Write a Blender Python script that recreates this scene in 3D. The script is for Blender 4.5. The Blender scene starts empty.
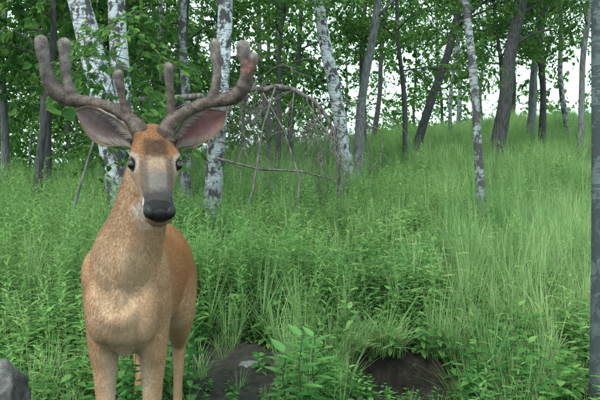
import bpy, math, random, bmesh
import numpy as np
from mathutils import Vector, Matrix, Euler
from mathutils import noise as mn
random.seed(7); rng=np.random.default_rng(7)
scene=bpy.context.scene
R=math.radians
# ------------------------------------------------------------ helpers
class MB:
    def __init__(s): s.v=[]; s.f=[]; s.m=[]
    def tube(s,pts,rad,n=8,mat=0,cap=True):
        pts=[Vector(p) for p in pts]; base=len(s.v); k=len(pts)
        up=Vector((0.13,0.97,0.2))
        for i,p in enumerate(pts):
            T=(pts[min(i+1,k-1)]-pts[max(i-1,0)])
            if T.length<1e-9: T=Vector((0,0,1))
            T.normalize()
            A=T.cross(up)
            if A.length<0.05: A=T.cross(Vector((1,0,0)))
            A.normalize(); B=T.cross(A)
            for j in range(n):
                a=2*math.pi*j/n
                s.v.append(p+A*(math.cos(a)*rad[i])+B*(math.sin(a)*rad[i]))
        for i in range(k-1):
            for j in range(n):
                a=base+i*n+j; b=base+i*n+(j+1)%n
                s.f.append((a,a+n,b+n,b)); s.m.append(mat)
        if cap:
            s.f.append(tuple(base+(k-1)*n+j for j in reversed(range(n)))); s.m.append(mat)
            s.f.append(tuple(base+j for j in range(n))); s.m.append(mat)
    def leaf(s,p,d,nrm,L,W,mat=0,droop=0.15,fold=0.25):
        p=Vector(p); d=Vector(d).normalized(); nrm=Vector(nrm)
        sd=d.cross(nrm)
        if sd.length<1e-4: sd=d.cross(Vector((1,0,0.1)))
        sd.normalize(); nn=sd.cross(d).normalized()
        b=len(s.v)
        s.v+= [p, p+d*L*0.4-nn*(W*fold), p+d*L-nn*(L*droop),
               p+d*L*0.28+sd*W*0.5, p+d*L*0.66+sd*W*0.36-nn*(L*droop*0.4),
               p+d*L*0.28-sd*W*0.5, p+d*L*0.66-sd*W*0.36-nn*(L*droop*0.4)]
        s.f+=[(b,b+3,b+1),(b+1,b+3,b+4,b+2),(b,b+1,b+5),(b+1,b+2,b+6,b+5)]
        s.m+=[mat]*4
    def blade(s,p,az,H,bend,W,mat=0,seg=5):
        p=Vector(p); b=len(s.v); dx=Vector((math.cos(az),math.sin(az),0)); sd=Vector((-dx.y,dx.x,0))
        for i in range(seg+1):
            u=i/seg
            c=p+Vector((0,0,H*(u-0.35*bend*u*u)))+dx*(H*bend*u*u)
            w=W*(1-u)**0.7*0.5+0.0004
            s.v+=[c-sd*w,c+sd*w]
        for i in range(seg):
            a=b+2*i; s.f.append((a,a+1,a+3,a+2)); s.m.append(mat)
    def add(s,o,M,matmap):
        b=len(s.v); s.v+=[M@v for v in o.v]; s.f+=[tuple(i+b for i in f) for f in o.f]; s.m+=[matmap[m] for m in o.m]
    def mesh(s,name,mats,smooth=True):
        me=bpy.data.meshes.new(name); me.from_pydata([tuple(v) for v in s.v],[],s.f)
        for m in mats: me.materials.append(m)
        me.polygons.foreach_set('material_index',np.array(s.m,dtype=np.int32))
        if smooth: me.polygons.foreach_set('use_smooth',np.ones(len(s.f),dtype=bool))
        me.update(); return me
def obj(name,me,parent=None,link=True,loc=None):
    o=bpy.data.objects.new(name,me)
    if link: scene.collection.objects.link(o)
    if parent: o.parent=parent
    if loc is not None: o.location=loc
    return o
def catmull(P,n):
    P=np.array(P,dtype=float); out=[]
    Q=np.vstack([2*P[0]-P[1],P,2*P[-1]-P[-2]])
    for i in range(1,len(Q)-2):
        for j in range(n):
            t=j/n
            out.append(0.5*((2*Q[i])+(-Q[i-1]+Q[i+1])*t+(2*Q[i-1]-5*Q[i]+4*Q[i+1]-Q[i+2])*t*t+(-Q[i-1]+3*Q[i]-3*Q[i+1]+Q[i+2])*t**3))
    out.append(P[-1]); return np.array(out)
def newmat(name):
    m=bpy.data.materials.new(name); m.use_nodes=True; nt=m.node_tree; nt.nodes.clear()
    out=nt.nodes.new('ShaderNodeOutputMaterial'); return m,nt,out
def N(nt,t,**kw):
    n=nt.nodes.new(t)
    for k,v in kw.items():
        if k in n.inputs: n.inputs[k].default_value=v
        else: setattr(n,k,v)
    return n
def ramp(nt,stops,interp='LINEAR'):
    r=nt.nodes.new('ShaderNodeValToRGB'); cr=r.color_ramp; cr.interpolation=interp
    while len(cr.elements)<len(stops): cr.elements.new(0.5)
    for e,(p,c) in zip(cr.elements,stops): e.position=p; e.color=(*c,1)
    return r
# ------------------------------------------------------------ materials
def leafmat(name,c1,c2,c3,trans=0.45,patch=0.35):
    m,nt,out=newmat(name); L=nt.links
    geo=N(nt,'ShaderNodeNewGeometry')
    no=N(nt,'ShaderNodeTexNoise'); no.inputs['Scale'].default_value=patch; no.inputs['Detail'].default_value=3
    L.new(geo.outputs['Position'],no.inputs['Vector'])
    a=N(nt,'ShaderNodeMath',operation='MULTIPLY'); a.inputs[1].default_value=0.5; L.new(geo.outputs['Random Per Island'],a.inputs[0])
    b=N(nt,'ShaderNodeMath',operation='MULTIPLY_ADD'); b.inputs[1].default_value=1.0; L.new(no.outputs['Fac'],b.inputs[0]); L.new(a.outputs[0],b.inputs[2])
    r=ramp(nt,[(0.4,c1),(0.75,c2),(1.0,c3)]); L.new(b.outputs[0],r.inputs[0])
    d=N(nt,'ShaderNodeBsdfDiffuse'); t=N(nt,'ShaderNodeBsdfTranslucent')
    L.new(r.outputs[0],d.inputs[0])
    hs=N(nt,'ShaderNodeHueSaturation'); hs.inputs['Hue'].default_value=0.487; hs.inputs['Value'].default_value=1.5; L.new(r.outputs[0],hs.inputs['Color']); L.new(hs.outputs[0],t.inputs[0])
    m1=N(nt,'ShaderNodeMixShader'); m1.inputs[0].default_value=trans; L.new(d.outputs[0],m1.inputs[1]); L.new(t.outputs[0],m1.inputs[2])
    L.new(m1.outputs[0],out.inputs[0]); return m
M_tree=leafmat('tree_leaf',(0.030,0.088,0.030),(0.072,0.175,0.048),(0.18,0.32,0.09),0.5,.5)
M_herb=leafmat('herb_leaf',(0.055,0.155,0.052),(0.145,0.29,0.095),(0.27,0.42,0.16),0.4,.8)
M_grass=leafmat('grass_blade',(0.09,0.21,0.075),(0.19,0.33,0.125),(0.35,0.47,0.23),0.35,.8)
M_broad=leafmat('broad_leaf',(0.035,0.125,0.035),(0.085,0.215,0.058),(0.17,0.33,0.10),0.35,.8)
M_seed=leafmat('seedling_leaf',(0.09,0.24,0.08),(0.14,0.33,0.10),(0.20,0.40,0.13),0.4,.8)
def barkmat(name,white,dark,amount,wscale=1.0):
    m,nt,out=newmat(name); L=nt.links
    tc=N(nt,'ShaderNodeTexCoord')
    mp=N(nt,'ShaderNodeMapping'); mp.inputs['Scale'].default_value=(5,5,30); L.new(tc.outputs['Object'],mp.inputs['Vector'])
    n1=N(nt,'ShaderNodeTexNoise'); n1.inputs['Scale'].default_value=1.5; n1.inputs['Detail'].default_value=4; n1.inputs['Roughness'].default_value=0.65; L.new(mp.outputs[0],n1.inputs['Vector'])
    mp2=N(nt,'ShaderNodeMapping'); mp2.inputs['Scale'].default_value=(6,6,4.5); L.new(tc.outputs['Object'],mp2.inputs['Vector'])
    n2=N(nt,'ShaderNodeTexNoise'); n2.inputs['Scale'].default_value=1.3; n2.inputs['Detail'].default_value=6; n2.inputs['Roughness'].default_value=0.68; L.new(mp2.outputs[0],n2.inputs['Vector'])
    r1=ramp(nt,[(0.60-amount*0.1,(0,0,0)),(0.66-amount*0.1,(.8,.8,.8))]); L.new(n1.outputs['Fac'],r1.inputs[0])
    r2=ramp(nt,[(0.585-amount*0.1,(0,0,0)),(0.62-amount*0.1,(1,1,1))]); L.new(n2.outputs['Fac'],r2.inputs[0])
    sp=N(nt,'ShaderNodeSeparateXYZ'); L.new(tc.outputs['Object'],sp.inputs[0])
    bz=N(nt,'ShaderNodeMath',operation='MULTIPLY_ADD'); bz.inputs[1].default_value=-0.5; bz.inputs[2].default_value=0.85; L.new(sp.outputs['Z'],bz.inputs[0])
    bn=N(nt,'ShaderNodeMath',operation='ADD',use_clamp=True); L.new(bz.outputs[0],bn.inputs[0]); 
    nm=N(nt,'ShaderNodeMath',operation='SUBTRACT'); nm.inputs[1].default_value=0.45; L.new(n2.outputs['Fac'],nm.inputs[0])
    nm2=N(nt,'ShaderNodeMath',operation='MULTIPLY'); nm2.inputs[1].default_value=3.5; L.new(nm.outputs[0],nm2.inputs[0]); L.new(nm2.outputs[0],bn.inputs[1])
    ss=N(nt,'ShaderNodeMath',operation='SUBTRACT',use_clamp=True); ss.inputs[1].default_value=.2; L.new(bn.outputs[0],ss.inputs[0])
    mx=N(nt,'ShaderNodeMath',operation='MAXIMUM'); L.new(r1.outputs[0],mx.inputs[0]); L.new(r2.outputs[0],mx.inputs[1])
    mx2=N(nt,'ShaderNodeMath',operation='MAXIMUM'); L.new(mx.outputs[0],mx2.inputs[0]); L.new(ss.outputs[0],mx2.inputs[1])
    n3=N(nt,'ShaderNodeTexNoise'); n3.inputs['Scale'].default_value=7; L.new(tc.outputs['Object'],n3.inputs['Vector'])
    wr=ramp(nt,[(0.3,tuple(c*0.7 for c in white)),(0.7,white)]); L.new(n3.outputs['Fac'],wr.inputs[0])
    mc=N(nt,'ShaderNodeMixRGB'); L.new(mx2.outputs[0],mc.inputs[0]); L.new(wr.outputs[0],mc.inputs[1]); mc.inputs[2].default_value=(*dark,1)
    bs=N(nt,'ShaderNodeBsdfPrincipled'); bs.inputs['Roughness'].default_value=0.85; L.new(mc.outputs[0],bs.inputs['Base Color'])
    bp=N(nt,'ShaderNodeBump'); bp.inputs['Strength'].default_value=0.4; bp.inputs['Distance'].default_value=0.01; bp.invert=True; L.new(mx2.outputs[0],bp.inputs['Height']); L.new(bp.outputs[0],bs.inputs['Normal'])
    L.new(bs.outputs[0],out.inputs[0]); return m
M_birch=barkmat('birch_bark',(0.52,0.57,0.62),(0.05,0.05,0.057),0.7)
M_birchg=barkmat('grey_birch_bark',(0.32,0.36,0.39),(0.05,0.051,0.055),0.9)
def roughbark(name,c1,c2):
    m,nt,out=newmat(name); L=nt.links
    tc=N(nt,'ShaderNodeTexCoord'); mp=N(nt,'ShaderNodeMapping'); mp.inputs['Scale'].default_value=(22,22,4); L.new(tc.outputs['Object'],mp.inputs['Vector'])
    n1=N(nt,'ShaderNodeTexNoise'); n1.inputs['Scale'].default_value=1.5; n1.inputs['Detail'].default_value=5; L.new(mp.outputs[0],n1.inputs['Vector'])
    r=ramp(nt,[(0.35,c1),(0.65,c2)]); L.new(n1.outputs['Fac'],r.inputs[0])
    bs=N(nt,'ShaderNodeBsdfPrincipled'); bs.inputs['Roughness'].default_value=0.9; L.new(r.outputs[0],bs.inputs['Base Color'])
    bp=N(nt,'ShaderNodeBump'); bp.inputs['Strength'].default_value=0.7; bp.inputs['Distance'].default_value=0.015; L.new(n1.outputs['Fac'],bp.inputs['Height']); L.new(bp.outputs[0],bs.inputs['Normal'])
    L.new(bs.outputs[0],out.inputs[0]); return m
M_bark=roughbark('dark_bark',(0.020,0.021,0.023),(0.068,0.071,0.076))
M_barkg=roughbark('grey_bark',(0.06,0.065,0.07),(0.17,0.185,0.19))
M_dead=roughbark('dead_wood',(0.05,0.043,0.043),(0.21,0.19,0.185))
M_twig=roughbark('twig',(0.04,0.05,0.025),(0.10,0.11,0.05))
M_mossb=barkmat('lichen_bark',(0.11,0.145,0.15),(0.035,0.045,0.05),0.9)
# ------------------------------------------------------------ ground
HX,HY=.60,3.72
def gz(x,y):
    x=np.asarray(x,dtype=float); y=np.asarray(y,dtype=float)
    s=0.125+0.004*np.clip(x,-12,12)
    r=np.where(y<2.2,0,np.where(y<3.8,(y-2.2)**2/3.2,y-3.0))
    r=np.where(y>30,27+ (1-np.exp(-(np.maximum(y,30)-30)/12.0))*10,r)
    b=0.05*np.sin(x*1.3+0.7*y)+0.04*np.sin(y*1.9-x*0.6)+0.02*np.sin(4.1*x+1)*np.sin(3.7*y)
    dy=np.where(y>HY,(y-HY)/0.15,(y-HY)/0.34)
    q=((x-HX)/0.35)**2+dy**2
    h=-0.85*np.exp(-q**2)
    rag=.02*np.sin(17*x+5*y)*np.sin(13*y-4*x)*np.exp(-(((x-.1)/1.2)**2+((y-3.6)/.8)**2))
    fade=np.clip((y-1.0)/4,0.25,1)
    return s*r+b*fade*0.8+h+rag
xs=np.concatenate([-np.geomspace(12,400,26)[::-1],np.arange(-11.7,-2,0.15),np.arange(-2,2,.03),np.arange(2,11.8,0.15),np.geomspace(12,400,26)])
ys=np.concatenate([-np.geomspace(3,300,14)[::-1],np.arange(-2.5,6,0.03),np.arange(6,40,0.4),np.geomspace(41,500,24)])
X,Y=np.meshgrid(xs,ys); Z=gz(X,Y)
nx,ny=len(xs),len(ys)
V=np.stack([X.ravel(),Y.ravel(),Z.ravel()],1)
I=np.arange(nx*ny).reshape(ny,nx)
F=np.stack([I[:-1,:-1].ravel(),I[:-1,1:].ravel(),I[1:,1:].ravel(),I[1:,:-1].ravel()],1)
me=bpy.data.meshes.new('ground'); me.from_pydata(V.tolist(),[],F.tolist()); me.polygons.foreach_set('use_smooth',np.ones(len(F),dtype=bool))
m,nt,out=newmat('ground_soil'); L=nt.links
geo=N(nt,'ShaderNodeNewGeometry'); sp=N(nt,'ShaderNodeSeparateXYZ'); L.new(geo.outputs['Position'],sp.inputs[0])
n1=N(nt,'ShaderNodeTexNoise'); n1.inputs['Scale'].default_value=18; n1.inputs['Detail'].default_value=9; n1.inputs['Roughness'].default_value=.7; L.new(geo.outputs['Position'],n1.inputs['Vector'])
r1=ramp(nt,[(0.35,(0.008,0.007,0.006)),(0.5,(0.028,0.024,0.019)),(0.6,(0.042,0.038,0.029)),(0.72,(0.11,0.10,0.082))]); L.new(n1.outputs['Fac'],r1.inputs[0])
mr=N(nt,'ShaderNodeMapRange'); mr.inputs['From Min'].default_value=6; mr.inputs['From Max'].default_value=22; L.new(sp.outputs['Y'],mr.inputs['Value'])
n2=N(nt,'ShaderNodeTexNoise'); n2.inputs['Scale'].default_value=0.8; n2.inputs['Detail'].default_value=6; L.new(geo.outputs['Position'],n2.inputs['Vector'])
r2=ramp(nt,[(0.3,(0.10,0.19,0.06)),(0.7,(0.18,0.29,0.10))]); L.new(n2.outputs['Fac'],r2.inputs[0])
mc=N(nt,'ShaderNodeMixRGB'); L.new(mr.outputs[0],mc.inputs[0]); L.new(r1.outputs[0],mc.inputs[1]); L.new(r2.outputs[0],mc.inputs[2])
bs=N(nt,'ShaderNodeBsdfPrincipled'); bs.inputs['Roughness'].default_value=0.95; L.new(mc.outputs[0],bs.inputs['Base Color'])
bp=N(nt,'ShaderNodeBump'); bp.inputs['Distance'].default_value=0.04; L.new(n1.outputs['Fac'],bp.inputs['Height']); L.new(bp.outputs[0],bs.inputs['Normal']); L.new(bs.outputs[0],out.inputs[0])
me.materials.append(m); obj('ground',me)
# ------------------------------------------------------------ instancing
def make_coll(name,meshes):
    c=bpy.data.collections.new(name)
    for i,me in enumerate(meshes):
        o=bpy.data.objects.new(f'{name}_{i:02d}',me); c.objects.link(o)
    return c
def scatter(name,pts,rot,scl,idx,coll,parent=None,loc=(0,0,0)):
    me=bpy.data.meshes.new(name); me.vertices.add(len(pts))
    me.vertices.foreach_set('co',np.asarray(pts,dtype=np.float32).ravel())
    a=me.attributes.new('rot','FLOAT_VECTOR','POINT'); a.data.foreach_set('vector',np.asarray(rot,dtype=np.float32).ravel())
    a=me.attributes.new('scl','FLOAT','POINT'); a.data.foreach_set('value',np.asarray(scl,dtype=np.float32))
    a=me.attributes.new('idx','INT','POINT'); a.data.foreach_set('value',np.asarray(idx,dtype=np.int32))
    o=obj(name,me,parent,loc=loc)
    key='GN_'+coll.name
    ng=bpy.data.node_groups.get(key)
    if ng is None:
        ng=bpy.data.node_groups.new(key,'GeometryNodeTree')
        ng.interface.new_socket('Geometry',in_out='INPUT',socket_type='NodeSocketGeometry'); ng.interface.new_socket('Geometry',in_out='OUTPUT',socket_type='NodeSocketGeometry')
        gi=ng.nodes.new('NodeGroupInput'); go=ng.nodes.new('NodeGroupOutput')
        ip=ng.nodes.new('GeometryNodeInstanceOnPoints'); ci=ng.nodes.new('GeometryNodeCollectionInfo')
        ci.inputs['Collection'].default_value=coll; ci.inputs['Separate Children'].default_value=True; ci.inputs['Reset Children'].default_value=True
        def na(nm,t):
            n=ng.nodes.new('GeometryNodeInputNamedAttribute'); n.data_type=t; n.inputs['Name'].default_value=nm
            return [s for s in n.outputs if s.enabled and s.name=='Attribute'][0]
        er=ng.nodes.new('FunctionNodeEulerToRotation')
        l=ng.links
        l.new(gi.outputs[0],ip.inputs['Points']); l.new(ci.outputs[0],ip.inputs['Instance']); ip.inputs['Pick Instance'].default_value=True
        l.new(na('idx','INT'),ip.inputs['Instance Index']); l.new(na('rot','FLOAT_VECTOR'),er.inputs[0]); l.new(er.outputs[0],ip.inputs['Rotation'])
        l.new(na('scl','FLOAT'),ip.inputs['Scale']); l.new(ip.outputs[0],go.inputs[0])
    md=o.modifiers.new('scatter','NODES'); md.node_group=ng
    return o
def TRS(p,e,s): return Matrix.Translation(p)@Euler(e).to_matrix().to_4x4()@Matrix.Scale(s,4)
def spray(seed,L=0.6,nl=26,ls=0.075,lw=0.048):
    r=random.Random(seed); b=MB()
    main=[Vector((0,0,0))]; d=Vector((1,0,0.1))
    for i in range(4):
        d=(d+Vector((0,r.uniform(-.25,.25),r.uniform(-.2,.05)))).normalized(); main.append(main[-1]+d*L/4)
    b.tube(main,[0.004,0.0035,0.003,0.002,0.001],3,0,False)
    tw=[main]
    for k in (1,2,3):
        sgn=1 if k%2 else -1
        dd=Vector((0.6,sgn*0.8,r.uniform(-.2,.2))).normalized(); q=[main[k]]
        for i in range(2): q.append(q[-1]+(dd+Vector((0,0,-0.1*i)))*L*0.2)
        b.tube(q,[0.0025,0.002,0.001],3,0,False); tw.append(q)
    for i in range(nl):
        q=r.choice(tw); k=r.randrange(1,len(q)); p=q[k].lerp(q[k-1],r.random()); 
        a=r.uniform(-1.3,1.3); dl=Vector((math.cos(a),math.sin(a),r.uniform(-.6,.2)))
        nr=Vector((r.uniform(-.5,.5),r.uniform(-.5,.5),1))
        sc=r.uniform(.65,1.2); p=p+Vector((0,0,r.uniform(-.03,.02)))
        b.leaf(p,dl,nr,ls*sc,lw*sc,1,0.2)
    return b
def clump(seed,k,rad,sprays):
    r=random.Random(seed); b=MB()
    for i in range(k):
        a=r.uniform(-1.4,1.4); p=Vector((r.uniform(-.2,1.0)*rad,r.gauss(0,.42)*rad,r.gauss(0,.22)*rad))
        b.add(r.choice(sprays),TRS(p,(r.uniform(-.4,.4),r.uniform(-.1,.6),a),r.uniform(.8,1.2)),{0:0,1:1})
    return b.mesh(f'clump{seed}',[M_twig,M_tree],False)
sp_s=[spray(i) for i in range(5)]; sp_b=[spray(20+i,0.7,22,0.13,0.10) for i in range(4)]; sp_f=[spray(40+i,1.1,40,0.14,0.095) for i in range(4)]
C_spray=make_coll('leaf_spray',[clump(i,5,.55,sp_s) for i in range(4)])
C_big=make_coll('maple_spray',[clump(20+i,4,.6,sp_b) for i in range(4)])
C_far=make_coll('far_spray',[clump(40+i,4,1.0,sp_f) for i in range(4)])
# ------------------------------------------------------------ trees
def tree(name,stems,h,mat,limbs=14,h0=3.5,sprays=55,coll=None,spread=2.2,wob=0.06,seed=0,n=12):
    r=random.Random(seed); x0,y0=stems[0][0],stems[0][1]; z0=float(gz(x0,y0)); org=Vector((x0,y0,z0))
    b=MB(); pts=[]
    for si,(x,y,lx,ly,rad) in enumerate(stems):
        P=[];RR=[]; k=int(h/0.4); ph=r.uniform(0,6)
        for i in range(k+1):
            z=-0.15+i*(h+0.15)/k
            zz=max(z,0)
            P.append(Vector((x-x0+lx*zz+wob*math.sin(zz*0.9+ph)*min(zz,1.5)+.2*wob*math.sin(zz*3.1+ph),y-y0+ly*zz+wob*math.sin(zz*0.7+ph*2)*min(zz,1.5),z)))
            RR.append(rad*(1-0.82*(zz/h)**1.1)*(1+0.35*math.exp(-zz*3.5))*(1+r.uniform(-.05,.05)))
        b.tube(P,RR,n,0)
        for j in range(limbs):
            hh=h0+(h*0.97-h0)*((j+r.random())/limbs); i=min(int((hh+0.15)/((h+0.15)/k)),k-1)
            st=P[i].lerp(P[i+1],r.random()); az=r.uniform(0,2*math.pi)+j*2.4
            ln=spread*(0.5+0.6*r.random())*(1-0.5*(hh-h0)/(h-h0+.01))
            el=r.uniform(0.15,0.8); q=[st]; d=Vector((math.cos(az)*math.cos(el),math.sin(az)*math.cos(el),math.sin(el)))
            for s in range(7):
                d=(d+Vector((r.uniform(-.18,.18),r.uniform(-.18,.18),-0.10+r.uniform(-.08,.08)))).normalized(); q.append(q[-1]+d*ln/7)
            r0=min(rad*0.35,RR[i]*0.6); b.tube(q,[r0*(1-s/7.6) for s in range(8)],5,0)
            for s in range(max(2,round(sprays/limbs/len(stems)))):
                u=r.uniform(1.0,6.6); a=int(u); p=q[a].lerp(q[min(a+1,7)],u-a)
                aa=az+r.uniform(-1.2,1.2)
                pts.append((p+Vector((r.gauss(0,.1),r.gauss(0,.1),r.gauss(0,.1))),(r.uniform(-.3,.3),r.uniform(-.1,.6),aa),r.uniform(.7,1.2)))
    o=obj(name,b.mesh(name,[mat]),loc=org)
    if pts and coll:
        scatter('crown',[p[0] for p in pts],[p[1] for p in pts],[p[2] for p in pts],[r.randrange(4) for _ in pts],coll,o)
    return o
tree('birch_tree',[(-1.86,7.0,-.205,.02,.150),(-1.80,7.08,-.085,.04,.115)],11,M_birch,10,3.6,60,C_spray,2.2,seed=1,n=20,wob=.03)
tree('birch_tree',[(-1.11,8.0,.046,.0,.115)],10,M_birch,12,3.6,50,C_spray,2.0,seed=2,n=18,wob=.03)
tree('birch_tree',[(-2.0,11.0,.03,0,.09)],10,M_birchg,12,3.6,60,C_spray,2.2,seed=3)
tree('birch_tree',[(.92,12.0,-.144,0,.135)],11,M_birch,12,4.0,65,C_spray,2.4,seed=4,wob=.04,n=16)
tree('aspen_tree',[(1.26,14.0,.09,0,.11)],11,M_barkg,14,3.2,80,C_spray,2.6,seed=5)
tree('oak_tree',[(3.15,18.0,.285,0,.13)],11,M_bark,14,2.6,100,C_spray,3.0,seed=6)
tree('oak_tree',[(5.1,17.0,.188,0,.20)],12,M_bark,14,2.9,100,C_spray,3.0,seed=7)
tree('birch_tree',[(2.12,7.5,-.064,0,.055)],8,M_birchg,10,3.4,30,C_spray,1.6,seed=8,wob=.03)
tree('aspen_tree',[(7.85,22.0,.11,0,.14)],12,M_barkg,12,3.6,70,C_spray,2.8,seed=9)
tree('birch_tree',[(8.4,20.0,-.09,0,.09)],11,M_birchg,12,3.0,65,C_spray,2.6,seed=10)
tree('birch_tree',[(6.95,16.0,.084,0,.085)],11,M_barkg,12,2.9,70,C_spray,2.4,seed=11)
tree('maple_tree',[(-5.15,13.0,.04,0,.13)],10,M_bark,16,2.2,80,C_big,3.0,seed=12)
tree('aspen_tree',[(-6.9,15.0,.02,0,.10)],10,M_barkg,14,2.2,75,C_spray,3.0,seed=13)
tree('maple_tree',[(-6.2,15.5,.0,0,.08)],10,M_bark,14,1.6,80,C_big,2.8,seed=14)
tree('maple_tree',[(-3.9,9.5,.05,0,.06)],7,M_bark,14,1.9,60,C_big,1.8,seed=15)
tree('maple_tree',[(-.5,13.5,.06,0,.06)],8,M_bark,14,2.2,75,C_spray,2.1,seed=16)
tree('maple_tree',[(-2.9,15.5,.03,0,.08)],9,M_bark,14,1.8,80,C_spray,2.6,seed=17)
tree('maple_tree',[(-4.9,17.5,.03,0,.08)],9,M_bark,16,1.2,85,C_big,2.6,seed=27)
tree('maple_tree',[(2.6,16.0,-.03,0,.07)],9,M_bark,14,2.4,75,C_spray,2.2,seed=18)
tree('maple_tree',[(6.3,20.0,-.05,0,.08)],9,M_bark,14,2.4,80,C_spray,2.6,seed=23)
tree('sapling',[(-2.28,6.0,.30,0,.016)],2.2,M_barkg,4,1.5,4,C_spray,.5,seed=19,wob=.01)
tree('birch_tree',[(1.415,3.0,-.01,0,.055)],6,M_mossb,6,3.4,12,C_spray,1.2,seed=21,wob=.01,n=16)
rr=random.Random(5)
for i in range(58):
    y=rr.uniform(19,46); x=rr.uniform(-.75,.75)*y
    if x/y>0.16 and rr.random()<0.4: continue
    left=x/y<0.05
    tree(rr.choice(['birch_tree','maple_tree','aspen_tree']),[(x,y,rr.uniform(-.12,.12),0,rr.uniform(.07,.16))],rr.uniform(10,14),rr.choice([M_bark,M_barkg,M_birchg,M_bark]),12,rr.uniform(.9,2.6) if left else rr.uniform(2.8,5.0),40,C_far,rr.uniform(2.5,3.6),seed=100+i,n=7)
pts=[];rot=[];sc=[]
for i in range(1600):
    y=rng.uniform(34,75); u=rng.uniform(-.9,.9); x=u*y
    dens=0.9 if u<0.02 else (0.5 if u<.2 else 0.24)
    if rng.random()>dens: continue
    hm=12 if u<.1 else 10
    z=float(gz(x,y))+ (rng.random()**1.3)*hm*(0.75+0.25*math.sin(x*.5)) + .2
    pts.append((x,y,z)); rot.append((rng.uniform(-.5,.5),rng.uniform(-.2,.8),rng.uniform(0,6.28))); sc.append(rng.uniform(1.1,2.2))
scatter('distant_woodland_foliage',pts,rot,sc,rng.integers(0,4,len(pts)),C_far)
# ------------------------------------------------------------ meadow
def herb(seed,H,nl,ll,lw,up=0.5,mi=0):
    r=random.Random(seed); b=MB(); P=[Vector((0,0,0))]; d=Vector((r.uniform(-.12,.12),r.uniform(-.12,.12),1)).normalized()
    for i in range(6): d=(d+Vector((r.uniform(-.06,.06),r.uniform(-.06,.06),0))).normalized(); P.append(P[-1]+d*H/6)
    b.tube(P,[.0035,.003,.003,.0025,.002,.0015,.001],3,mi,False)
    for i in range(nl):
        u=0.12+0.88*(i+r.random()*.5)/nl; k=min(int(u*6),5); p=P[k].lerp(P[k+1],u*6-k) if u<1 else P[6]
        a=i*2.4+r.uniform(-.4,.4); e=up+0.5*(u-.5)+r.uniform(-.25,.25)
        dl=Vector((math.cos(a)*math.cos(e),math.sin(a)*math.cos(e),math.sin(e)))
        f=(0.55+0.9*math.sin(math.pi*min(1,.15+u*.8)))*r.uniform(.8,1.15)*.8
        b.leaf(p,dl,(0,0,1),ll*f,lw*f,mi,0.3)
    return b
def tuft(seed,H,nb,W=0.006,spreadr=0.05):
    r=random.Random(seed); b=MB()
    for i in range(nb):
        a=r.uniform(0,6.28); q=r.random()*spreadr
        b.blade((math.cos(a)*q,math.sin(a)*q,-.02),a+r.uniform(-.6,.6),H*r.uniform(.55,1.1),r.uniform(.08,.75),W*r.uniform(.7,1.3),1,4)
    return b
PM=[M_herb,M_grass,M_broad]
plants=[herb(1,.62,34,.085,.014,.5),herb(2,.75,40,.09,.013,.45),herb(3,.5,28,.08,.018,.4),herb(4,.68,36,.075,.016,.6),
        herb(5,.36,16,.075,.04,.2,2),herb(6,.28,14,.07,.042,.15,2),herb(7,.42,20,.08,.036,.3),
        tuft(8,.55,26),tuft(9,.7,24),tuft(10,.42,30),
        herb(11,.14,10,.055,.035,.1,2),tuft(12,.22,22,.004)]
C_pl=make_coll('meadow_plant',[p.mesh('plant',PM,False) for p in plants])
idm={0:0,1:1,2:2}
def patch(seed,grassy,n,size,low):
    r=random.Random(seed); b=MB()
    for i in range(n):
        q=r.random()
        k=r.choice([7,8,9]) if q<grassy else (r.choice([4,5,6,6,2]) if q<grassy+low else r.choice([0,1,2,3,3,6]))
        b.add(plants[k],TRS((r.uniform(-size,size),r.uniform(-size,size),-.03),(r.gauss(0,.12),r.gauss(0,.12),r.uniform(0,6.28)),r.uniform(.65,1.2)),idm)
    return b.mesh('patch',PM,False)
C_pt=make_coll('meadow_patch',[patch(1,.2,30,.55,.15),patch(2,.25,30,.55,.1),patch(3,.15,30,.55,.5),patch(4,.25,30,.55,.4),patch(5,.7,30,.55,.1),patch(6,.6,30,.55,.15)])
def snoise(x,y): return 0.5+0.25*math.sin(1.1*x+.6*y+1)+0.25*math.sin(.8*y-1.7*x+2)*math.cos(.5*x+.9*y)
pts=[];rot=[];sc=[];ix=[]
def place(x,y,kind,s):
    pts.append((x,y,float(gz(x,y))-.01)); rot.append((rng.normal(0,.12),rng.normal(0,.12),rng.uniform(0,6.28))); sc.append(s); ix.append(kind)
def bare(x,y):
    if ((x-HX)/.32)**2+((y-HY+.06)/.26)**2<1: return True
    if abs(x-HX*(.15+.85*(y/HY)) )<.28 and 2.3<y<HY: return 2
    if ((x+.36)/.30)**2+((y-3.66)/.26)**2<1: return True
    if abs(x+.30)<.20 and 2.6<y<3.7: return 2
    if math.hypot(x+1.12,y-2.4)<.2: return True
    return False
def addn(n,y0,y1,wf,wc):
    for _ in range(n):
        y=math.sqrt(rng.uniform(y0*y0,y1*y1)); x=rng.uniform(-1,1)*(wf*y+wc)
        v=snoise(x,y)
        if bare(x,y): continue
        if math.hypot((x+.6)/.45,(y-2.55)/.75)<1 and rng.random()<.8: continue
        near=np.clip((y-2.6)/2.2,0,1)
        g=0.25+0.5*(x/y>0.22)+0.25*(v>.6)
        q=rng.random()
        if y<4.4 and q<0.55*(1-near*0.5): kind=int(rng.choice([10,11,5,10,4])); s=rng.uniform(.7,1.2)
        elif rng.random()<g: kind=int(rng.choice([7,8,9])); s=rng.uniform(.6,1.15)*(0.42+.58*near)
        elif v<.42: kind=int(rng.choice([4,5,6,6,2])); s=rng.uniform(.8,1.4)*(0.5+.5*near)
        else: kind=int(rng.choice([0,1,2,3,3,6])); s=rng.uniform(.65,1.2)*(0.45+.55*near)*(0.85+.35*v)
        if y<2.7: s*=.6
        place(x,y,kind,s)
addn(2700,1.9,4.6,.62,.6)
addn(3600,4.2,7.2,.62,.5)
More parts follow.
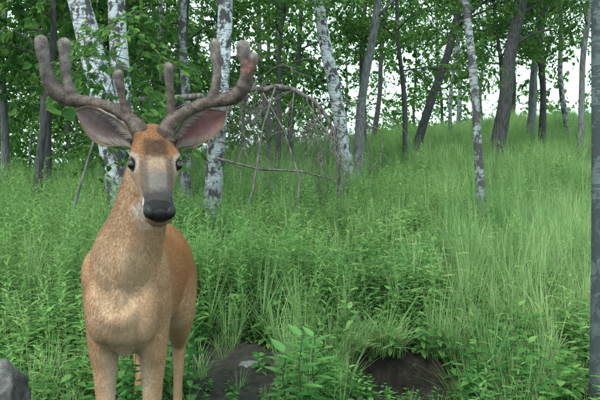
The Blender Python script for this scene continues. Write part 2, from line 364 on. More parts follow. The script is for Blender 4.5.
for _ in range(2800):
    y=rng.uniform(1.7,5.5); x=rng.uniform(-1,1)*(.6*y+.5)
    bb=bare(x,y)
    if bb is True and rng.random()<(.86 if x<0 else .98): continue
    if bb==2 and rng.random()<.25: continue
    place(x,y,int(rng.choice([10,11,10,5])),rng.uniform(.5,1.1)*(.62 if bb==2 else 1))
for _ in range(80):
    a=rng.uniform(-.2,3.34); x=HX+.36*math.cos(a); y=HY+.04+.17*math.sin(a); place(x+rng.normal(0,.025),y+rng.normal(0,.02),int(rng.choice([11,9,7,5,11])),rng.uniform(.45,.9)); pts[-1]=(pts[-1][0],pts[-1][1],float(gz(x*1.0,HY+.32))-.02 if a>.3 and a<2.8 else pts[-1][2]); rot[-1]=(.65*math.sin(a),-.3*math.cos(a),0)
scatter('meadow_plants',pts,rot,sc,ix,C_pl)
pts=[];rot=[];sc=[];ix=[]
y=7.4
while y<37:
    st=.72+.012*y; W=.64*y+.8; x=-W
    while x<W:
        xx=x+rng.uniform(-.25,.25); yy=y+rng.uniform(-.25,.25); v=snoise(xx,yy)
        if xx/yy>.2: k=int(rng.choice([4,5,4,5,1]))
        elif v<.42: k=int(rng.choice([2,3]))
        elif v>.7: k=int(rng.choice([4,5,0]))
        else: k=int(rng.choice([0,1]))
        pts.append((xx,yy,float(gz(xx,yy)))); rot.append((0,0,rng.uniform(0,6.28))); sc.append(rng.uniform(.8,1.15)*(0.85+.35*v)); ix.append(k); x+=st
    y+=st*.95
scatter('meadow_grass',pts,rot,sc,ix,C_pt)
def seedling(name,x,y,H,seed):
    r=random.Random(seed); b=MB(); P=[Vector((0,0,-.03)),Vector((.01,0,H*.35)),Vector((-.005,.01,H*.7)),Vector((.01,0,H))]
    b.tube(P,[.005,.004,.003,.002],6,0)
    for i in range(15):
        u=.3+.7*i/14; p=Vector((0,0,H*u)); a=i*2.4
        b.leaf(p,Vector((math.cos(a),math.sin(a),.25+(u-.5))),(0,0,1),.115*r.uniform(.7,1.1),.05*r.uniform(.8,1.1),1,.25)
    obj(name,b.mesh(name,[M_twig,M_seed],False),loc=(x,y,float(gz(x,y))))
seedling('maple_seedling',.0,2.75,.46,1); seedling('maple_seedling',.06,2.95,.40,2); seedling('maple_seedling',-.07,2.8,.37,3)
def rockmat():
    m,nt,out=newmat('rock'); L=nt.links; tc=N(nt,'ShaderNodeTexCoord')
    n1=N(nt,'ShaderNodeTexNoise'); n1.inputs['Scale'].default_value=16; n1.inputs['Detail'].default_value=10; n1.inputs['Roughness'].default_value=.68; L.new(tc.outputs['Object'],n1.inputs['Vector'])
    r=ramp(nt,[(0.35,(.045,.045,.045)),(.5,(.12,.12,.12)),(.65,(.22,.22,.22))]); L.new(n1.outputs['Fac'],r.inputs[0])
    bs=N(nt,'ShaderNodeBsdfPrincipled'); bs.inputs['Roughness'].default_value=.9; L.new(r.outputs[0],bs.inputs['Base Color'])
    bp=N(nt,'ShaderNodeBump'); bp.inputs['Distance'].default_value=.03; L.new(n1.outputs['Fac'],bp.inputs['Height']); L.new(bp.outputs[0],bs.inputs['Normal']); L.new(bs.outputs[0],out.inputs[0]); return m
M_rock=rockmat()
def rock(name,loc,size,seed,rz=0):
    bm=bmesh.new(); bmesh.ops.create_icosphere(bm,subdivisions=5,radius=1)
    for v in bm.verts:
        p=v.co.copy(); d=mn.noise(p*1.3+Vector((seed,0,0)))*.35+mn.noise(p*3.1+Vector((0,seed,0)))*.18+mn.noise(p*9)*.06
        p*=1+d; 
        if p.z>.5: p.z=.5+(p.z-.5)*.3
        v.co=Vector((p.x*size[0],p.y*size[1],p.z*size[2]))
    me=bpy.data.meshes.new(name); bm.to_mesh(me); bm.free(); me.materials.append(M_rock); me.polygons.foreach_set('use_smooth',np.ones(len(me.polygons),dtype=bool))
    o=obj(name,me,loc=loc); o.rotation_euler=(0,0,rz)
rock('rock',(-.35,3.70,float(gz(-.3,3.7))-.025),(.16,.12,.05),3,.3)
rock('rock',(-1.14,2.38,float(gz(-1.1,2.38))+.08),(.12,.16,.56),5,.2)
# ------------------------------------------------------------ fallen branch tangle
r=random.Random(11); b=MB()
arch=catmull([(-2.2,7.75,2.2),(-1.87,7.8,2.26),(-1.06,7.8,2.31),(-.43,7.85,2.41),(0,7.9,2.37),(.33,8.0,2.1),(.47,8.05,1.6),(.5,8.1,.7)],5)
arch=[Vector(p)+Vector((0,0,r.uniform(-.02,.02))) for p in arch]; na_=len(arch)
b.tube(arch,[.046-.027*i/na_ for i in range(na_)],8)
def twig(p,d,ln,rad,dep):
    q=[p]; 
    for i in range(7):
        d=(d+Vector((r.uniform(-.3,.3),r.uniform(-.3,.3),r.uniform(-.32,.16)))).normalized(); q.append(q[-1]+d*ln/7)
        if dep>0 and r.random()<.6: twig(q[-1],(d+Vector((r.uniform(-.9,.9),r.uniform(-.7,.7),r.uniform(-.6,.4)))).normalized(),ln*r.uniform(.35,.65),rad*.6,dep-1)
    b.tube(q,[rad*(1-i/9) for i in range(8)],4)
for i in range(46):
    p=arch[r.randrange(9,na_-8)]
    twig(p,Vector((r.uniform(-.7,.3),r.uniform(-.5,.4),r.uniform(-1.1,.2))).normalized(),r.uniform(.45,1.0),r.uniform(.005,.011),2)
b.tube([(-1.0,7.6,1.55),(-.5,7.7,1.42),(0,7.8,1.40),(.4,7.8,1.3)],[.013,.014,.012,.008],6)
b.tube([(-.75,7.5,.5),(-.55,7.6,1.2),(-.45,7.7,1.9),(-.3,7.7,2.4)],[.015,.013,.012,.01],6)
b.tube([(-.1,7.6,.5),(.0,7.7,1.3),(-.2,7.75,1.9),(-.45,7.8,2.35)],[.013,.012,.01,.008],6)
obj('fallen_branches',b.mesh('fallen_branches',[M_dead]))
# ================================================================ DEER
deer=bpy.data.objects.new('white_tailed_deer',None); scene.collection.objects.link(deer)
O=Vector((-.565,2.02,0)); bk=Vector((-.09,1,0)).normalized(); lt=Vector((1,.09,0)).normalized(); UP=Vector((0,0,1))
def D(t,l,z): return O+bk*t+lt*l+UP*z
yaw=R(18)
hz=Vector((math.sin(yaw),-math.cos(yaw),0)); pit=R(46)
HF=(hz*math.cos(pit)-UP*math.sin(pit)); HD=(hz*math.sin(pit)+UP*math.cos(pit)); HL=Vector((math.cos(yaw),math.sin(yaw),0))
P0=Vector((-.436,1.92,1.25))
def H(s,l,d): return P0+HF*s+HL*l+HD*d
body=MB()
def loft(C,Wd,Hh,A,n=28,sub=4,sq=2.0):
    C=catmull([tuple(c) for c in C],sub); Wd=catmull([[w] for w in Wd],sub)[:,0]; Hh=catmull([[w] for w in Hh],sub)[:,0]
    base=len(body.v); k=len(C)
    for i in range(k):
        T=Vector(C[min(i+1,k-1)]-C[max(i-1,0)]).normalized(); B=T.cross(A).normalized(); A2=B.cross(T).normalized()
        for j in range(n):
            a=2*math.pi*j/n; ca,sa=math.cos(a),math.sin(a); e=2/sq
            body.v.append(Vector(C[i])+A2*(math.copysign(abs(ca)**e,ca)*Wd[i])+B*(math.copysign(abs(sa)**e,sa)*Hh[i]))
    for i in range(k-1):
        for j in range(n):
            a=base+i*n+j; c=base+i*n+(j+1)%n; body.f.append((a,a+n,c+n,c)); body.m.append(0)
    body.f.append(tuple(base+(k-1)*n+j for j in reversed(range(n)))); body.f.append(tuple(base+j for j in range(n))); body.m+=[0,0]
def ell(c,ax,rad):
    base=len(body.v); n=16;k=10
    for i in range(1,k):
        ph=math.pi*i/k
        for j in range(n):
            a=2*math.pi*j/n
            body.v.append(c+ax[0]*(rad[0]*math.sin(ph)*math.cos(a))+ax[1]*(rad[1]*math.sin(ph)*math.sin(a))+ax[2]*(rad[2]*math.cos(ph)))
    for i in range(k-2):
        for j in range(n):
            a=base+i*n+j; c2=base+i*n+(j+1)%n; body.f.append((a,a+n,c2+n,c2)); body.m.append(0)
    body.f.append(tuple(base+j for j in range(n))); body.f.append(tuple(base+(k-2)*n+j for j in reversed(range(n)))); body.m+=[0,0]
tt=[-.02,.0,.05,.15,.28,.45,.62,.78,.90,.97,1.0]
zz=[.74,.73,.72,.725,.745,.75,.765,.79,.80,.80,.80]
ww=[.045,.072,.102,.127,.140,.158,.158,.15,.13,.10,.05]
hh=[.06,.10,.150,.20,.208,.20,.185,.17,.145,.11,.06]
loft([D(t,0,z) for t,z in zip(tt,zz)],ww,hh,lt,32,4,2.1)
loft([D(.03,0,.86),D(-.005,0,.74),D(.02,0,.64),D(.10,0,.565)],[.03,.03,.028,.03],[.04,.04,.04,.04],lt,20)
for sg in (-1,1):
    ell(D(.15,sg*.086,.74),(bk,lt,UP),(.11,.058,.17))
    ell(D(.048,sg*.066,.70),(bk,(lt+UP*.12*sg).normalized(),UP),(.068,.052,.115))
    ell(D(.11,sg*.098,.80),(bk,lt,UP),(.07,.045,.09))
    ell(D(.80,sg*.09,.74),(bk,lt,UP),(.17,.080,.16))
ell(D(.26,0,.90),(bk,lt,UP),(.16,.07,.075))
nb=H(-.01,0,-.08)
c0=D(.17,.0,.76); c1=D(.085,.008,.87); c2=D(.035,.052,.985)
loft([c0,c1,c2,c2.lerp(nb,.55)+Vector((0.002,.02,.01)),nb+Vector((0,.02,0)),H(.03,0,-.06)],[.125,.112,.088,.074,.066,.05],[.145,.15,.118,.095,.076,.05],lt,28)
loft([D(-.04,.045,1.0),D(-.045,.03,.92),D(-.035,.015,.84),D(0,0,.76)],[.028,.032,.035,.03],[.03,.035,.035,.03],lt,16)
hs=[-.055,-.03,.01,.05,.085,.11,.145,.18,.215,.25,.275,.295,.303]
hw=[.028,.048,.062,.069,.073,.066,.053,.045,.042,.042,.041,.036,.022]
ht=[.03,.045,.055,.062,.066,.066,.060,.053,.046,.042,.038,.032,.018]
hc=[-.040,-.040,-.047,-.054,-.060,-.063,-.062,-.059,-.056,-.053,-.052,-.052,-.052]
loft([H(s,0,c) for s,c in zip(hs,hc)],hw,ht,HL,28,4,2.4)
for sg in (-1,1):
    ell(H(.074,sg*.053,-.021),(HF,HL,HD),(.032,.020,.018))
    ell(H(.085,sg*.042,-.085),(HF,HL,HD),(.055,.020,.035))
    ell(H(-.002,sg*.040,-.012),(HF,HL,HD),(.020,.020,.018))
    ell(H(.280,sg*.025,-.038),(HF,HL,HD),(.024,.018,.018))
ell(H(.262,0,-.088),(HF,HL,HD),(.034,.030,.018))
def leg(P,rw,rd): loft(P,rw,rd,lt,18,4)
for sg,dt in ((-1,0),(1,.015)):
    leg([D(.15+dt,sg*.085,.70),D(.14+dt,sg*.082,.60),D(.155+dt,sg*.079,.50),D(.155+dt,sg*.077,.42),D(.155+dt,sg*.076,.33),D(.16+dt,sg*.076,.29),D(.16+dt,sg*.076,.20),D(.165+dt,sg*.077,.10),D(.145+dt,sg*.078,.05)],
        [.058,.050,.042,.034,.029,.023,.018,.021,.019],[.09,.075,.055,.038,.032,.026,.021,.024,.02])
    leg([D(.84,sg*.10,.74),D(.78,sg*.105,.60),D(.84,sg*.10,.49),D(.94,sg*.09,.40),D(.955,sg*.088,.34),D(.93,sg*.088,.20),D(.915,sg*.088,.10),D(.89,sg*.088,.05)],
        [.08,.074,.056,.034,.028,.020,.022,.019],[.15,.12,.07,.04,.034,.024,.025,.02])
loft([D(.98,0,.86),D(1.03,0,.80),D(1.05,0,.70),D(1.04,0,.62)],[.03,.035,.04,.015],[.02,.02,.02,.01],lt,14)
me=body.mesh('deer_raw',[]); raw=obj('raw',me)
md=raw.modifiers.new('r','REMESH'); md.mode='VOXEL'; md.voxel_size=.0055; md.use_smooth_shade=True
ms=raw.modifiers.new('s','SMOOTH'); ms.factor=.5; ms.iterations=11
dg=bpy.context.evaluated_depsgraph_get(); dg.update()
bme=bpy.data.meshes.new_from_object(raw.evaluated_get(dg)); bpy.data.objects.remove(raw)
bme.name='body'
nv=len(bme.vertices); co=np.empty(nv*3); bme.vertices.foreach_get('co',co); co=co.reshape(-1,3)
def sst(a,b,x): 
    t=np.clip((x-a)/(b-a),0,1); return t*t*(3-2*t)
ne=len(bme.edges); ed=np.empty(ne*2,dtype=np.int32); bme.edges.foreach_get('vertices',ed); ed=ed.reshape(-1,2)
wch=(sst(1.02,.92,co[:,2])*sst(.45,.52,co[:,2]))[:,None]
deg=np.bincount(ed.ravel(),minlength=nv)[:,None]
for it in range(7):
    ac_=np.zeros_like(co)
    for k in range(3):
        ac_[:,k]=np.bincount(ed[:,0],weights=co[ed[:,1],k],minlength=nv)+np.bincount(ed[:,1],weights=co[ed[:,0],k],minlength=nv)
    co=co+(ac_/deg-co)*.6*wch
bme.vertices.foreach_set('co',co.ravel()); bme.update()
nn=np.empty(nv*3); bme.vertices.foreach_get('normal',nn); nn=nn.reshape(-1,3)
EYE=[H(.098,sg*.0665,-.036) for sg in (-1,1)]
def jit(p,f=60.,a=.006):
    return a*(np.sin(p[:,0]*f+3*np.sin(p[:,2]*f*.7))+np.sin(p[:,2]*f*1.3+2*np.sin(p[:,1]*f)))
def colfn(p,n):
    q=p-np.array(O); t=q@np.array(bk); l=q@np.array(lt); z=q[:,2]; j=jit(p)
    hp=p-np.array(P0); s=hp@np.array(HF)+jit(p,150.,.0022); hl=hp@np.array(HL); d=hp@np.array(HD)+jit(p,130.,.0022)
    nz=n[:,2]
    def mix(c,col,w): return c*(1-w[:,None])+np.array(col)*w[:,None]
    c=np.tile(np.array([.40,.24,.14]),(len(p),1))
    c=mix(c,(.35,.165,.075),sst(.08,.35,t+j)*.95*sst(.6,.75,z))
    c=mix(c,(.25,.135,.07),sst(.5,.95,nz)*sst(.8,.9,z)*.7)
    front=sst(.16,.0,t+j)*sst(1.0,.85,z+j)
    c=mix(c,(.50,.36,.25),front*sst(.14,.03,np.abs(l)+j)*.7)
    c=mix(c,(.36,.22,.13),sst(.014,.0,np.abs(l)+.3*j)*sst(.15,.0,t)*sst(.62,.68,z)*.6)
    c=mix(c,(.52,.44,.35),sst(.60,.52,z+j)*sst(.10,.03,np.abs(l))*.7)
    c=mix(c,(.58,.51,.44),sst(-.3,-.9,nz)*sst(.25,.35,t)*sst(.5,.55,z))
    neck=sst(.86,.98,z+j)*sst(.24,.08,t)
    c=mix(c,(.34,.22,.14),neck*.7)
    mot=.5+.5*np.sin(p[:,0]*31+2*np.sin(p[:,2]*23))*np.sin(p[:,2]*27+p[:,1]*19); c=c*(.90+.18*mot[:,None])
    head=sst(-.085,-.03,s)*sst(-.155,-.115,d)*(p[:,2]>1.0)
    ahl=np.abs(hl)
    h=np.tile(np.array([.29,.20,.145]),(len(p),1))
    h=mix(h,(.22,.105,.052),sst(-.07,-.03,d)*sst(.13,.08,s))
    h=mix(h,(.055,.032,.022),sst(-.05,-.02,d)*sst(.02,.05,s)*sst(.125,.09,s)*sst(.046,.024,ahl)*.9)
    h=mix(h,(.30,.22,.16),sst(-.06,-.02,d)*sst(.095,.12,s)*sst(.17,.13,s)*sst(.035,.015,ahl)*.5)
    h=mix(h,(.15,.128,.118),sst(-.05,-.02,d)*sst(.13,.18,s)*sst(.045,.03,ahl))
    h=mix(h,(.08,.062,.052),sst(.10,.125,s)*sst(-.060,-.040,d)*sst(.020,.030,ahl)*sst(.052,.042,ahl)*.7)
    h=mix(h,(.045,.040,.038),sst(.20,.25,s)*sst(-.095,-.055,d))
    h=mix(h,(.60,.57,.53),sst(.218,.232,s)*sst(.262,.250,s)*sst(-.034,-.044,d)*.85)
    h=mix(h,(.60,.56,.51),sst(-.085,-.10,d)*sst(.06,.12,s))
    for e in EYE:
        de=np.linalg.norm(p-np.array(e),axis=1); h=mix(h,(.44,.39,.34),sst(.038,.026,de)*.75); h=mix(h,(.03,.02,.015),sst(.0245,.020,de))
    h=mix(h,(.015,.015,.016),sst(.260,.270,s)*sst(-.080,-.072,d))
    c=c*(1-head[:,None])+h*head[:,None]
    tp=np.array((-.455,1.90,1.012)); dd=np.linalg.norm((p-tp)*np.array([1.0,.8,1.0]),axis=1)+j
    c=mix(c,(.60,.57,.53),sst(.075,.03,dd)*.85*sst(.24,.26,1-s))
    c=mix(c,(.05,.04,.035),sst(.06,.045,z))
    return np.clip(c,0,1)
cols=colfn(co,nn)
a=bme.color_attributes.new('Col','FLOAT_COLOR','POINT'); a.data.foreach_set('color',np.hstack([cols,np.ones((nv,1))]).astype(np.float32).ravel())
def furmat(name,spec=.15,var=.25):
    m,nt,out=newmat(name); L=nt.links
    at=N(nt,'ShaderNodeAttribute'); at.attribute_name='Col'
    geo=N(nt,'ShaderNodeNewGeometry'); no=N(nt,'ShaderNodeTexNoise'); no.inputs['Scale'].default_value=55; no.inputs['Detail'].default_value=3; L.new(geo.outputs['Position'],no.inputs['Vector'])
    mr=N(nt,'ShaderNodeMapRange'); mr.inputs['To Min'].default_value=1-var; mr.inputs['To Max'].default_value=1+var; L.new(no.outputs['Fac'],mr.inputs['Value'])
    vm=N(nt,'ShaderNodeVectorMath',operation='SCALE'); L.new(at.outputs['Color'],vm.inputs[0]); L.new(mr.outputs[0],vm.inputs['Scale'])
    bs=N(nt,'ShaderNodeBsdfPrincipled'); bs.inputs['Roughness'].default_value=.75; bs.inputs['Specular IOR Level'].default_value=spec
    L.new(vm.outputs[0],bs.inputs['Base Color']); L.new(bs.outputs[0],out.inputs[0]); return m
M_fur=furmat('deer_coat'); bme.materials.clear(); bme.materials.append(M_fur)
bme.polygons.foreach_set('use_smooth',np.ones(len(bme.polygons),dtype=bool))
obj('body',bme,deer)
def simple(name,c,rough,spec=.5,coat=0):
    m,nt,out=newmat(name); tc=N(nt,'ShaderNodeTexCoord'); no=N(nt,'ShaderNodeTexNoise'); no.inputs['Scale'].default_value=220; nt.links.new(tc.outputs['Object'],no.inputs['Vector'])
    r=ramp(nt,[(.3,tuple(x*.75 for x in c)),(.7,tuple(min(1,x*1.2) for x in c))]); nt.links.new(no.outputs['Fac'],r.inputs[0])
    bs=N(nt,'ShaderNodeBsdfPrincipled'); nt.links.new(r.outputs[0],bs.inputs['Base Color']); bs.inputs['Roughness'].default_value=rough; bs.inputs['Specular IOR Level'].default_value=spec; bs.inputs['Coat Weight'].default_value=coat
    bp=N(nt,'ShaderNodeBump'); bp.inputs['Distance'].default_value=.0008; bp.inputs['Strength'].default_value=.0 if rough<.2 else .6; nt.links.new(no.outputs['Fac'],bp.inputs['Height']); nt.links.new(bp.outputs[0],bs.inputs['Normal'])
    nt.links.new(bs.outputs[0],out.inputs[0]); return m
M_eye=simple('eye_black',(.008,.006,.005),.08,.4,.3); M_nose=simple('nose_skin',(.010,.010,.012),.5,.3); M_hoof=simple('hoof',(.03,.027,.025),.5)
def part(fn,name,mat):
    global body
    keep=body; body=MB(); fn(); me=body.mesh(name,[mat]); body=keep; return obj(name,me,deer)
for e,sg in zip(EYE,(-1,1)):
    part(lambda:ell(e,(HF,HL,HD),(.0190,.0130,.0145)),'eye_left' if sg>0 else 'eye_right',M_eye)
def nose():
    ell(H(.287,0,-.046),(HF,HL,HD),(.022,.036,.027)); 
    for sg in(-1,1): ell(H(.283,sg*.026,-.038),(HF,HL,HD),(.024,.018,.018))
part(nose,'nose',M_nose)
M_nos=simple('nostril_dark',(.003,.003,.003),.9,.1)
def nostr():
    for sg in(-1,1): ell(H(.303,sg*.0275,-.040),(HF,(HL+HD*.4*sg).normalized(),HD),(.007,.009,.005))
part(nostr,'nostrils',M_nos)
def hoofs():
    for (t,l) in ((.12,-.078),(.135,.078),(.875,-.088),(.875,.088)):
        for s in (-1,1): loft([D(t-.035,l+s*.011,.006),D(t-.018,l+s*.012,.022),D(t+.01,l+s*.012,.045),D(t+.03,l+s*.01,.055)],[.006,.012,.013,.01],[.005,.018,.026,.018],lt,12)
part(hoofs,'hooves',M_hoof)
M_hair=furmat('deer_hair',.2,.12)
def fur(name,me,count,colf,lenf,dirf,rad,mat,liftr=(.22,.5)):
    me.calc_loop_triangles(); nt_=len(me.loop_triangles); tv=np.empty(nt_*3,dtype=np.int32); me.loop_triangles.foreach_get('vertices',tv); tv=tv.reshape(-1,3)
    n=len(me.vertices); c=np.empty(n*3); me.vertices.foreach_get('co',c); c=c.reshape(-1,3); nr=np.empty(n*3); me.vertices.foreach_get('normal',nr); nr=nr.reshape(-1,3)
    A,B,C=c[tv[:,0]],c[tv[:,1]],c[tv[:,2]]; ar=np.linalg.norm(np.cross(B-A,C-A),axis=1); ar/=ar.sum()
    pk=rng.choice(nt_,count,p=ar); u=rng.random(count); v=rng.random(count); f=u+v>1; u[f]=1-u[f]; v[f]=1-v[f]
    mixv=lambda X:X[tv[pk,0]]*(1-u-v)[:,None]+X[tv[pk,1]]*u[:,None]+X[tv[pk,2]]*v[:,None]
    P=mixv(c); Nn=mixv(nr); Nn/=np.linalg.norm(Nn,axis=1)[:,None]+1e-9
    if colf is None:
        cc=np.empty(n*4,dtype=np.float32); me.color_attributes['Col'].data.foreach_get('color',cc); col=mixv(cc.reshape(-1,4)[:,:3])
    else: col=colf(P,Nn)
    ln=lenf(P,Nn); keep=ln>0.0005; P,Nn,col,ln=P[keep],Nn[keep],col[keep],ln[keep]; cnt=len(P)
    fl=dirf(P,Nn)+rng.normal(0,.18,(cnt,3)); tg=fl-Nn*np.sum(fl*Nn,axis=1)[:,None]; tg/=np.linalg.norm(tg,axis=1)[:,None]+1e-9
    lift=rng.uniform(liftr[0],liftr[1],cnt)[:,None]
    d1=tg+Nn*lift; d1/=np.linalg.norm(d1,axis=1)[:,None]; d2=tg+Nn*lift*.35; d2/=np.linalg.norm(d2,axis=1)[:,None]
    ln=ln*rng.uniform(.6,1.15,cnt)
    K=np.stack([P-Nn*.0008,P+d1*(ln*.5)[:,None],P+(d1*.5+d2*.5)*ln[:,None]],1)
    hc=bpy.data.hair_curves.new(name); hc.add_curves([3]*cnt)
    hc.attributes['position'].data.foreach_set('vector',K.astype(np.float32).ravel())
    ra=hc.attributes.get('radius') or hc.attributes.new('radius','FLOAT','POINT')
    ra.data.foreach_set('value',np.tile(np.array([rad,rad*.85,rad*.2],dtype=np.float32),cnt))
    col=col*rng.uniform(.78,1.2,(cnt,1)); a=hc.attributes.new('Col','FLOAT_COLOR','CURVE'); a.data.foreach_set('color',np.hstack([np.clip(col,0,1),np.ones((cnt,1))]).astype(np.float32).ravel())
    hc.materials.append(mat); return obj(name,hc,deer)
nO,nbk,nP0,nHF,nHL,nHD=map(np.array,(O,bk,P0,HF,HL,HD))
def blen(p,n):
    hp=p-nP0; s=hp@nHF; d=hp@nHD; l=np.full(len(p),.0105)
    head=(s>-.05)&(d>-.15)&(p[:,2]>1.0)
    l[head]=.0065; l[head&(s>.12)]=.0038; l[head&(s>.262)&(d>-.080)]=0
    for e in EYE: l[np.linalg.norm(p-np.array(e),axis=1)<.022]=0
    l[p[:,2]<.5]=.0075; l[p[:,2]<.05]=0
    return l
def bdir(p,n):
    hp=p-nP0; s=hp@nHF; d=hp@nHD; w=(sst(-.06,-.02,s)*sst(-.17,-.10,d)*(p[:,2]>1.0))[:,None]
    f=np.tile(nbk*.55+np.array([0,0,-.8]),(len(p),1)); return f*(1-w)+(-nHF+.15*nHD)*w
fur('coat_fur',bme,180000,colfn,blen,bdir,.0004,M_hair)
# ears
m=furmat('ear_skin',.1,.35); M_ear=m
nt=m.node_tree; bsn=[n for n in nt.nodes if n.type=='BSDF_PRINCIPLED'][0]; tr=N(nt,'ShaderNodeBsdfTranslucent'); mx=N(nt,'ShaderNodeMixShader'); mx.inputs[0].default_value=.18
tr.inputs[0].default_value=(.40,.2,.16,1); outn=[n for n in nt.nodes if n.type=='OUTPUT_MATERIAL'][0]
nt.links.new(bsn.outputs[0],mx.inputs[1]); nt.links.new(tr.outputs[0],mx.inputs[2]); nt.links.new(mx.outputs[0],outn.inputs[0])
def ear(name,base,tip,face,wid,pink):
    base=Vector(base);tip=Vector(tip); ax=(tip-base); Ln=ax.length; ax.normalize(); face=Vector(face).normalized(); face=(face-ax*face.dot(ax)).normalized(); sd=ax.cross(face)
    nu,nv_=24,19; vs=[];cl=[];fs=[]
    for side in (0,1):
        for i in range(nu):
            u=i/(nu-1)
            w=wid*(0.40+0.60*float(sst(0,.45,u)))*math.sqrt(max(0.0,1-float(sst(.42,1.0,u))**2.2))
            hang=1.0+1.05*(1-u)**1.5
            for j in range(nv_):
                v=-1+2*j/(nv_-1); ang=v*hang
                x=w*math.sin(ang)/math.sin(min(1.55,hang)); dep=w*(math.cos(ang)-math.cos(hang))*(.85-.35*u)
                bendk=-.012*math.sin(u*3.1)
                p=base+ax*(Ln*u)+sd*(x+.004*math.sin(u*9))-face*(dep+bendk)
                if side: p=p-face*.0045*max(0,math.cos(v*1.57))
                vs.append(p)
                if side: c=(.25,.17,.115)
                else:
                    e=abs(v)**3; inn=np.array(pink)*(.50+.5*abs(v))*(1.1-.25*u)
                    if u<.35: inn=inn*(u/.35*.6+.4)
                    c=tuple(inn*(1-e)+np.array((.15,.11,.09))*e)
                cl.append(c)
    for side in (0,1):
        o_=side*nu*nv_
        for i in range(nu-1):
            for j in range(nv_-1):
                q=(o_+i*nv_+j,o_+i*nv_+j+1,o_+(i+1)*nv_+j+1,o_+(i+1)*nv_+j); fs.append(q[::-1] if side==0 else q)
    me=bpy.data.meshes.new(name); me.from_pydata([tuple(v) for v in vs],[],fs)
    a=me.color_attributes.new('Col','FLOAT_COLOR','POINT'); a.data.foreach_set('color',np.hstack([np.array(cl),np.ones((len(cl),1))]).astype(np.float32).ravel())
    me.materials.append(M_ear); me.polygons.foreach_set('use_smooth',np.ones(len(fs),dtype=bool)); obj(name,me,deer)
    me.update()
    nax=np.array(ax); nf=np.array(face); nb_=np.array(base); nsd=np.array(sd)
    fur(name+'_fur',me,11000,None,lambda p,n:np.full(len(p),.006),lambda p,n:np.tile(nax,(len(p),1))+np.sign(((p-nb_)@nsd))[:,None]*nsd*.4,.00035,M_hair,(.1,.5))
    cnt=1000; uu=rng.uniform(.03,.66,cnt); sgn=rng.choice([-1,1],cnt)
    wv=wid*(0.40+0.60*sst(0,.45,uu)); P=nb_+nax*(Ln*uu)[:,None]+nsd*(sgn*wv*.93)[:,None]-nf*.002
    dr=nax*.9-nsd*(sgn*rng.uniform(.2,.9,cnt))[:,None]+nf*.15+rng.normal(0,.16,(cnt,3)); dr/=np.linalg.norm(dr,axis=1)[:,None]; ln=rng.uniform(.010,.032,cnt)[:,None]
    K=np.stack([P,P+dr*ln*.5,P+dr*ln+nax*ln*.1],1); hc=bpy.data.hair_curves.new(name+'_rim'); hc.add_curves([3]*cnt); hc.attributes['position'].data.foreach_set('vector',K.astype(np.float32).ravel())
    ra=hc.attributes.get('radius') or hc.attributes.new('radius','FLOAT','POINT'); ra.data.foreach_set('value',np.tile(np.array([.0004,.0003,.0001],dtype=np.float32),cnt))
    a=hc.attributes.new('Col','FLOAT_COLOR','CURVE'); cc=np.array([.40,.35,.32])*rng.uniform(.6,1.2,(cnt,1)); a.data.foreach_set('color',np.hstack([cc,np.ones((cnt,1))]).astype(np.float32).ravel()); hc.materials.append(M_hair); obj(name+'_rim_hair',hc,deer)
ear('ear_right',H(.008,-.052,-.040),(-.688,1.97,1.322),(-.12,-1,-.30),.049,(.26,.195,.20))
ear('ear_left',H(.008,.052,-.040),(-.234,2.02,1.329),(.32,-1,-.30),.049,(.44,.22,.22))
# antlers
def antlers():
    def tube(P,r):
        P=catmull(P,6); r=catmull([[x*1.0] for x in r],6)[:,0]; k=len(P)
        P=list(P); r=[x*(1+.06*math.sin(i*1.3+P[i][0]*90)+.04*math.sin(i*2.9+P[i][2]*60)) for i,x in enumerate(r)]; T=Vector(P[-1]-P[-2]).normalized(); last=Vector(P[-1]); rl=r[-1]
        for f,g in ((.35,.98),(.7,.82),(.95,.55),(1.07,.2)): P.append(np.array(last+T*rl*f)); r.append(rl*g)
        body.tube(P,r,14)
    tube([(-.474,1.935,1.225),(-.484,1.93,1.262),(-.519,1.94,1.300),(-.582,1.97,1.334),(-.659,2.0,1.355),(-.728,2.0,1.367),(-.764,1.98,1.401),(-.773,1.95,1.459),(-.776,1.93,1.524)],[.025,.025,.018,.0155,.0175,.024,.0225,.0165,.0205])
    tube([(-.512,1.94,1.295),(-.531,1.92,1.355),(-.536,1.90,1.420)],[.016,.0105,.0145])
    tube([(-.712,2.0,1.367),(-.724,1.99,1.437),(-.725,1.98,1.527)],[.022,.0145,.0185])
    tube([(-.402,1.935,1.225),(-.398,1.93,1.265),(-.368,1.94,1.302),(-.322,1.97,1.334),(-.271,2.0,1.355),(-.211,2.0,1.367),(-.1755,1.98,1.395),(-.160,1.95,1.444),(-.171,1.93,1.507)],[.025,.025,.018,.0155,.0175,.021,.0225,.0185,.0195])
    tube([(-.388,1.94,1.290),(-.387,1.92,1.364),(-.389,1.90,1.440)],[.016,.0105,.0145])
    tube([(-.272,2.0,1.358),(-.257,1.99,1.437),(-.262,1.98,1.527)],[.018,.0125,.0165])
    tube([(-.165,1.95,1.43),(-.146,1.94,1.452),(-.138,1.93,1.478)],[.014,.013,.013])
keep=body; body=MB(); antlers(); raw=obj('raw',body.mesh('araw',[])); body=keep
md=raw.modifiers.new('r','REMESH'); md.mode='VOXEL'; md.voxel_size=.0035; ms=raw.modifiers.new('s','SMOOTH'); ms.factor=.5; ms.iterations=5
dg=bpy.context.evaluated_depsgraph_get(); dg.update(); ame=bpy.data.meshes.new_from_object(raw.evaluated_get(dg)); bpy.data.objects.remove(raw); ame.name='antlers'
na2=len(ame.vertices); ac=np.empty(na2*3); ame.vertices.foreach_get('co',ac); ac=ac.reshape(-1,3)
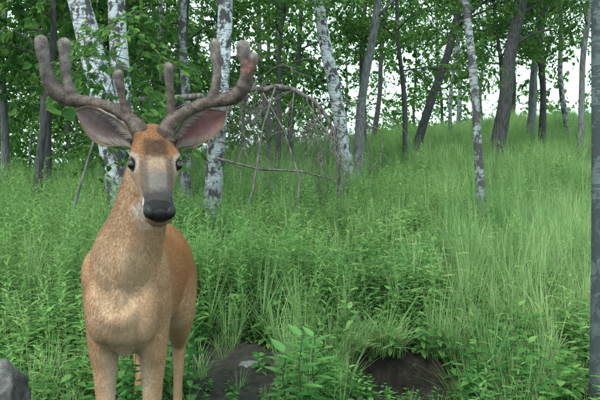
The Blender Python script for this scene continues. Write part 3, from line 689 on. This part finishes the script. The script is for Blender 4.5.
def acf(p,n):
    t=sst(1.34,1.5,p[:,2])[:,None]; c=np.array([.165,.13,.115])*(1-t)+np.array([.24,.21,.20])*t
    k=.5+.5*np.sin(p[:,0]*140+2*np.sin(p[:,2]*90)); c=c*(.75+.35*k[:,None])
    pk=np.exp(-np.sum((p-np.array((-.155,1.94,1.45)))**2,1)/(2*.016**2))[:,None]; return c*(1-.7*pk)+np.array([.38,.13,.11])*.7*pk
a=ame.color_attributes.new('Col','FLOAT_COLOR','POINT'); a.data.foreach_set('color',np.hstack([acf(ac,None),np.ones((na2,1))]).astype(np.float32).ravel())
ame.materials.clear(); ame.materials.append(furmat('velvet',.1,.35)); ame.polygons.foreach_set('use_smooth',np.ones(len(ame.polygons),dtype=bool)); obj('antlers',ame,deer)
fur('velvet_fur',ame,38000,acf,lambda p,n:np.full(len(p),.0045),lambda p,n:np.tile(np.array([0,0,1.0]),(len(p),1)),.00025,M_hair,(.7,1.8))
# ------------------------------------------------------------ light, sky, camera
az=R(208); el=R(50)
sd=Vector((math.sin(az)*math.cos(el),math.cos(az)*math.cos(el),math.sin(el)))
w=bpy.data.worlds.new('World'); scene.world=w; w.use_nodes=True; nt=w.node_tree; bg=nt.nodes['Background']
sk=nt.nodes.new('ShaderNodeTexSky'); sk.sky_type='NISHITA'; sk.sun_disc=False; sk.sun_elevation=el; sk.sun_rotation=az; sk.air_density=1.0; sk.dust_density=5.0; sk.ozone_density=1.0
mxw=nt.nodes.new('ShaderNodeMixRGB'); mxw.inputs[0].default_value=.78; mxw.inputs[2].default_value=(13.4,17.0,16.8,1)   # bright thin overcast
nt.links.new(sk.outputs[0],mxw.inputs[1]); nt.links.new(mxw.outputs[0],bg.inputs[0]); bg.inputs[1].default_value=.15
sl=bpy.data.lights.new('sun','SUN'); sl.energy=2.6; sl.angle=R(12); sl.color=(1,.96,.88); so=bpy.data.objects.new('sun',sl); scene.collection.objects.link(so)
so.rotation_euler=sd.to_track_quat('Z','Y').to_euler(); so.location=(0,0,20)
cam=bpy.data.cameras.new('camera'); cam.lens=38.6; cam.sensor_width=36; cam.clip_end=2000; cam.clip_start=.05
co_=bpy.data.objects.new('camera',cam); scene.collection.objects.link(co_); co_.location=(0,0,1.05); co_.rotation_euler=(R(90),0,0); scene.camera=co_
scene.view_settings.view_transform='Standard'; scene.view_settings.look='None'; scene.view_settings.exposure=0
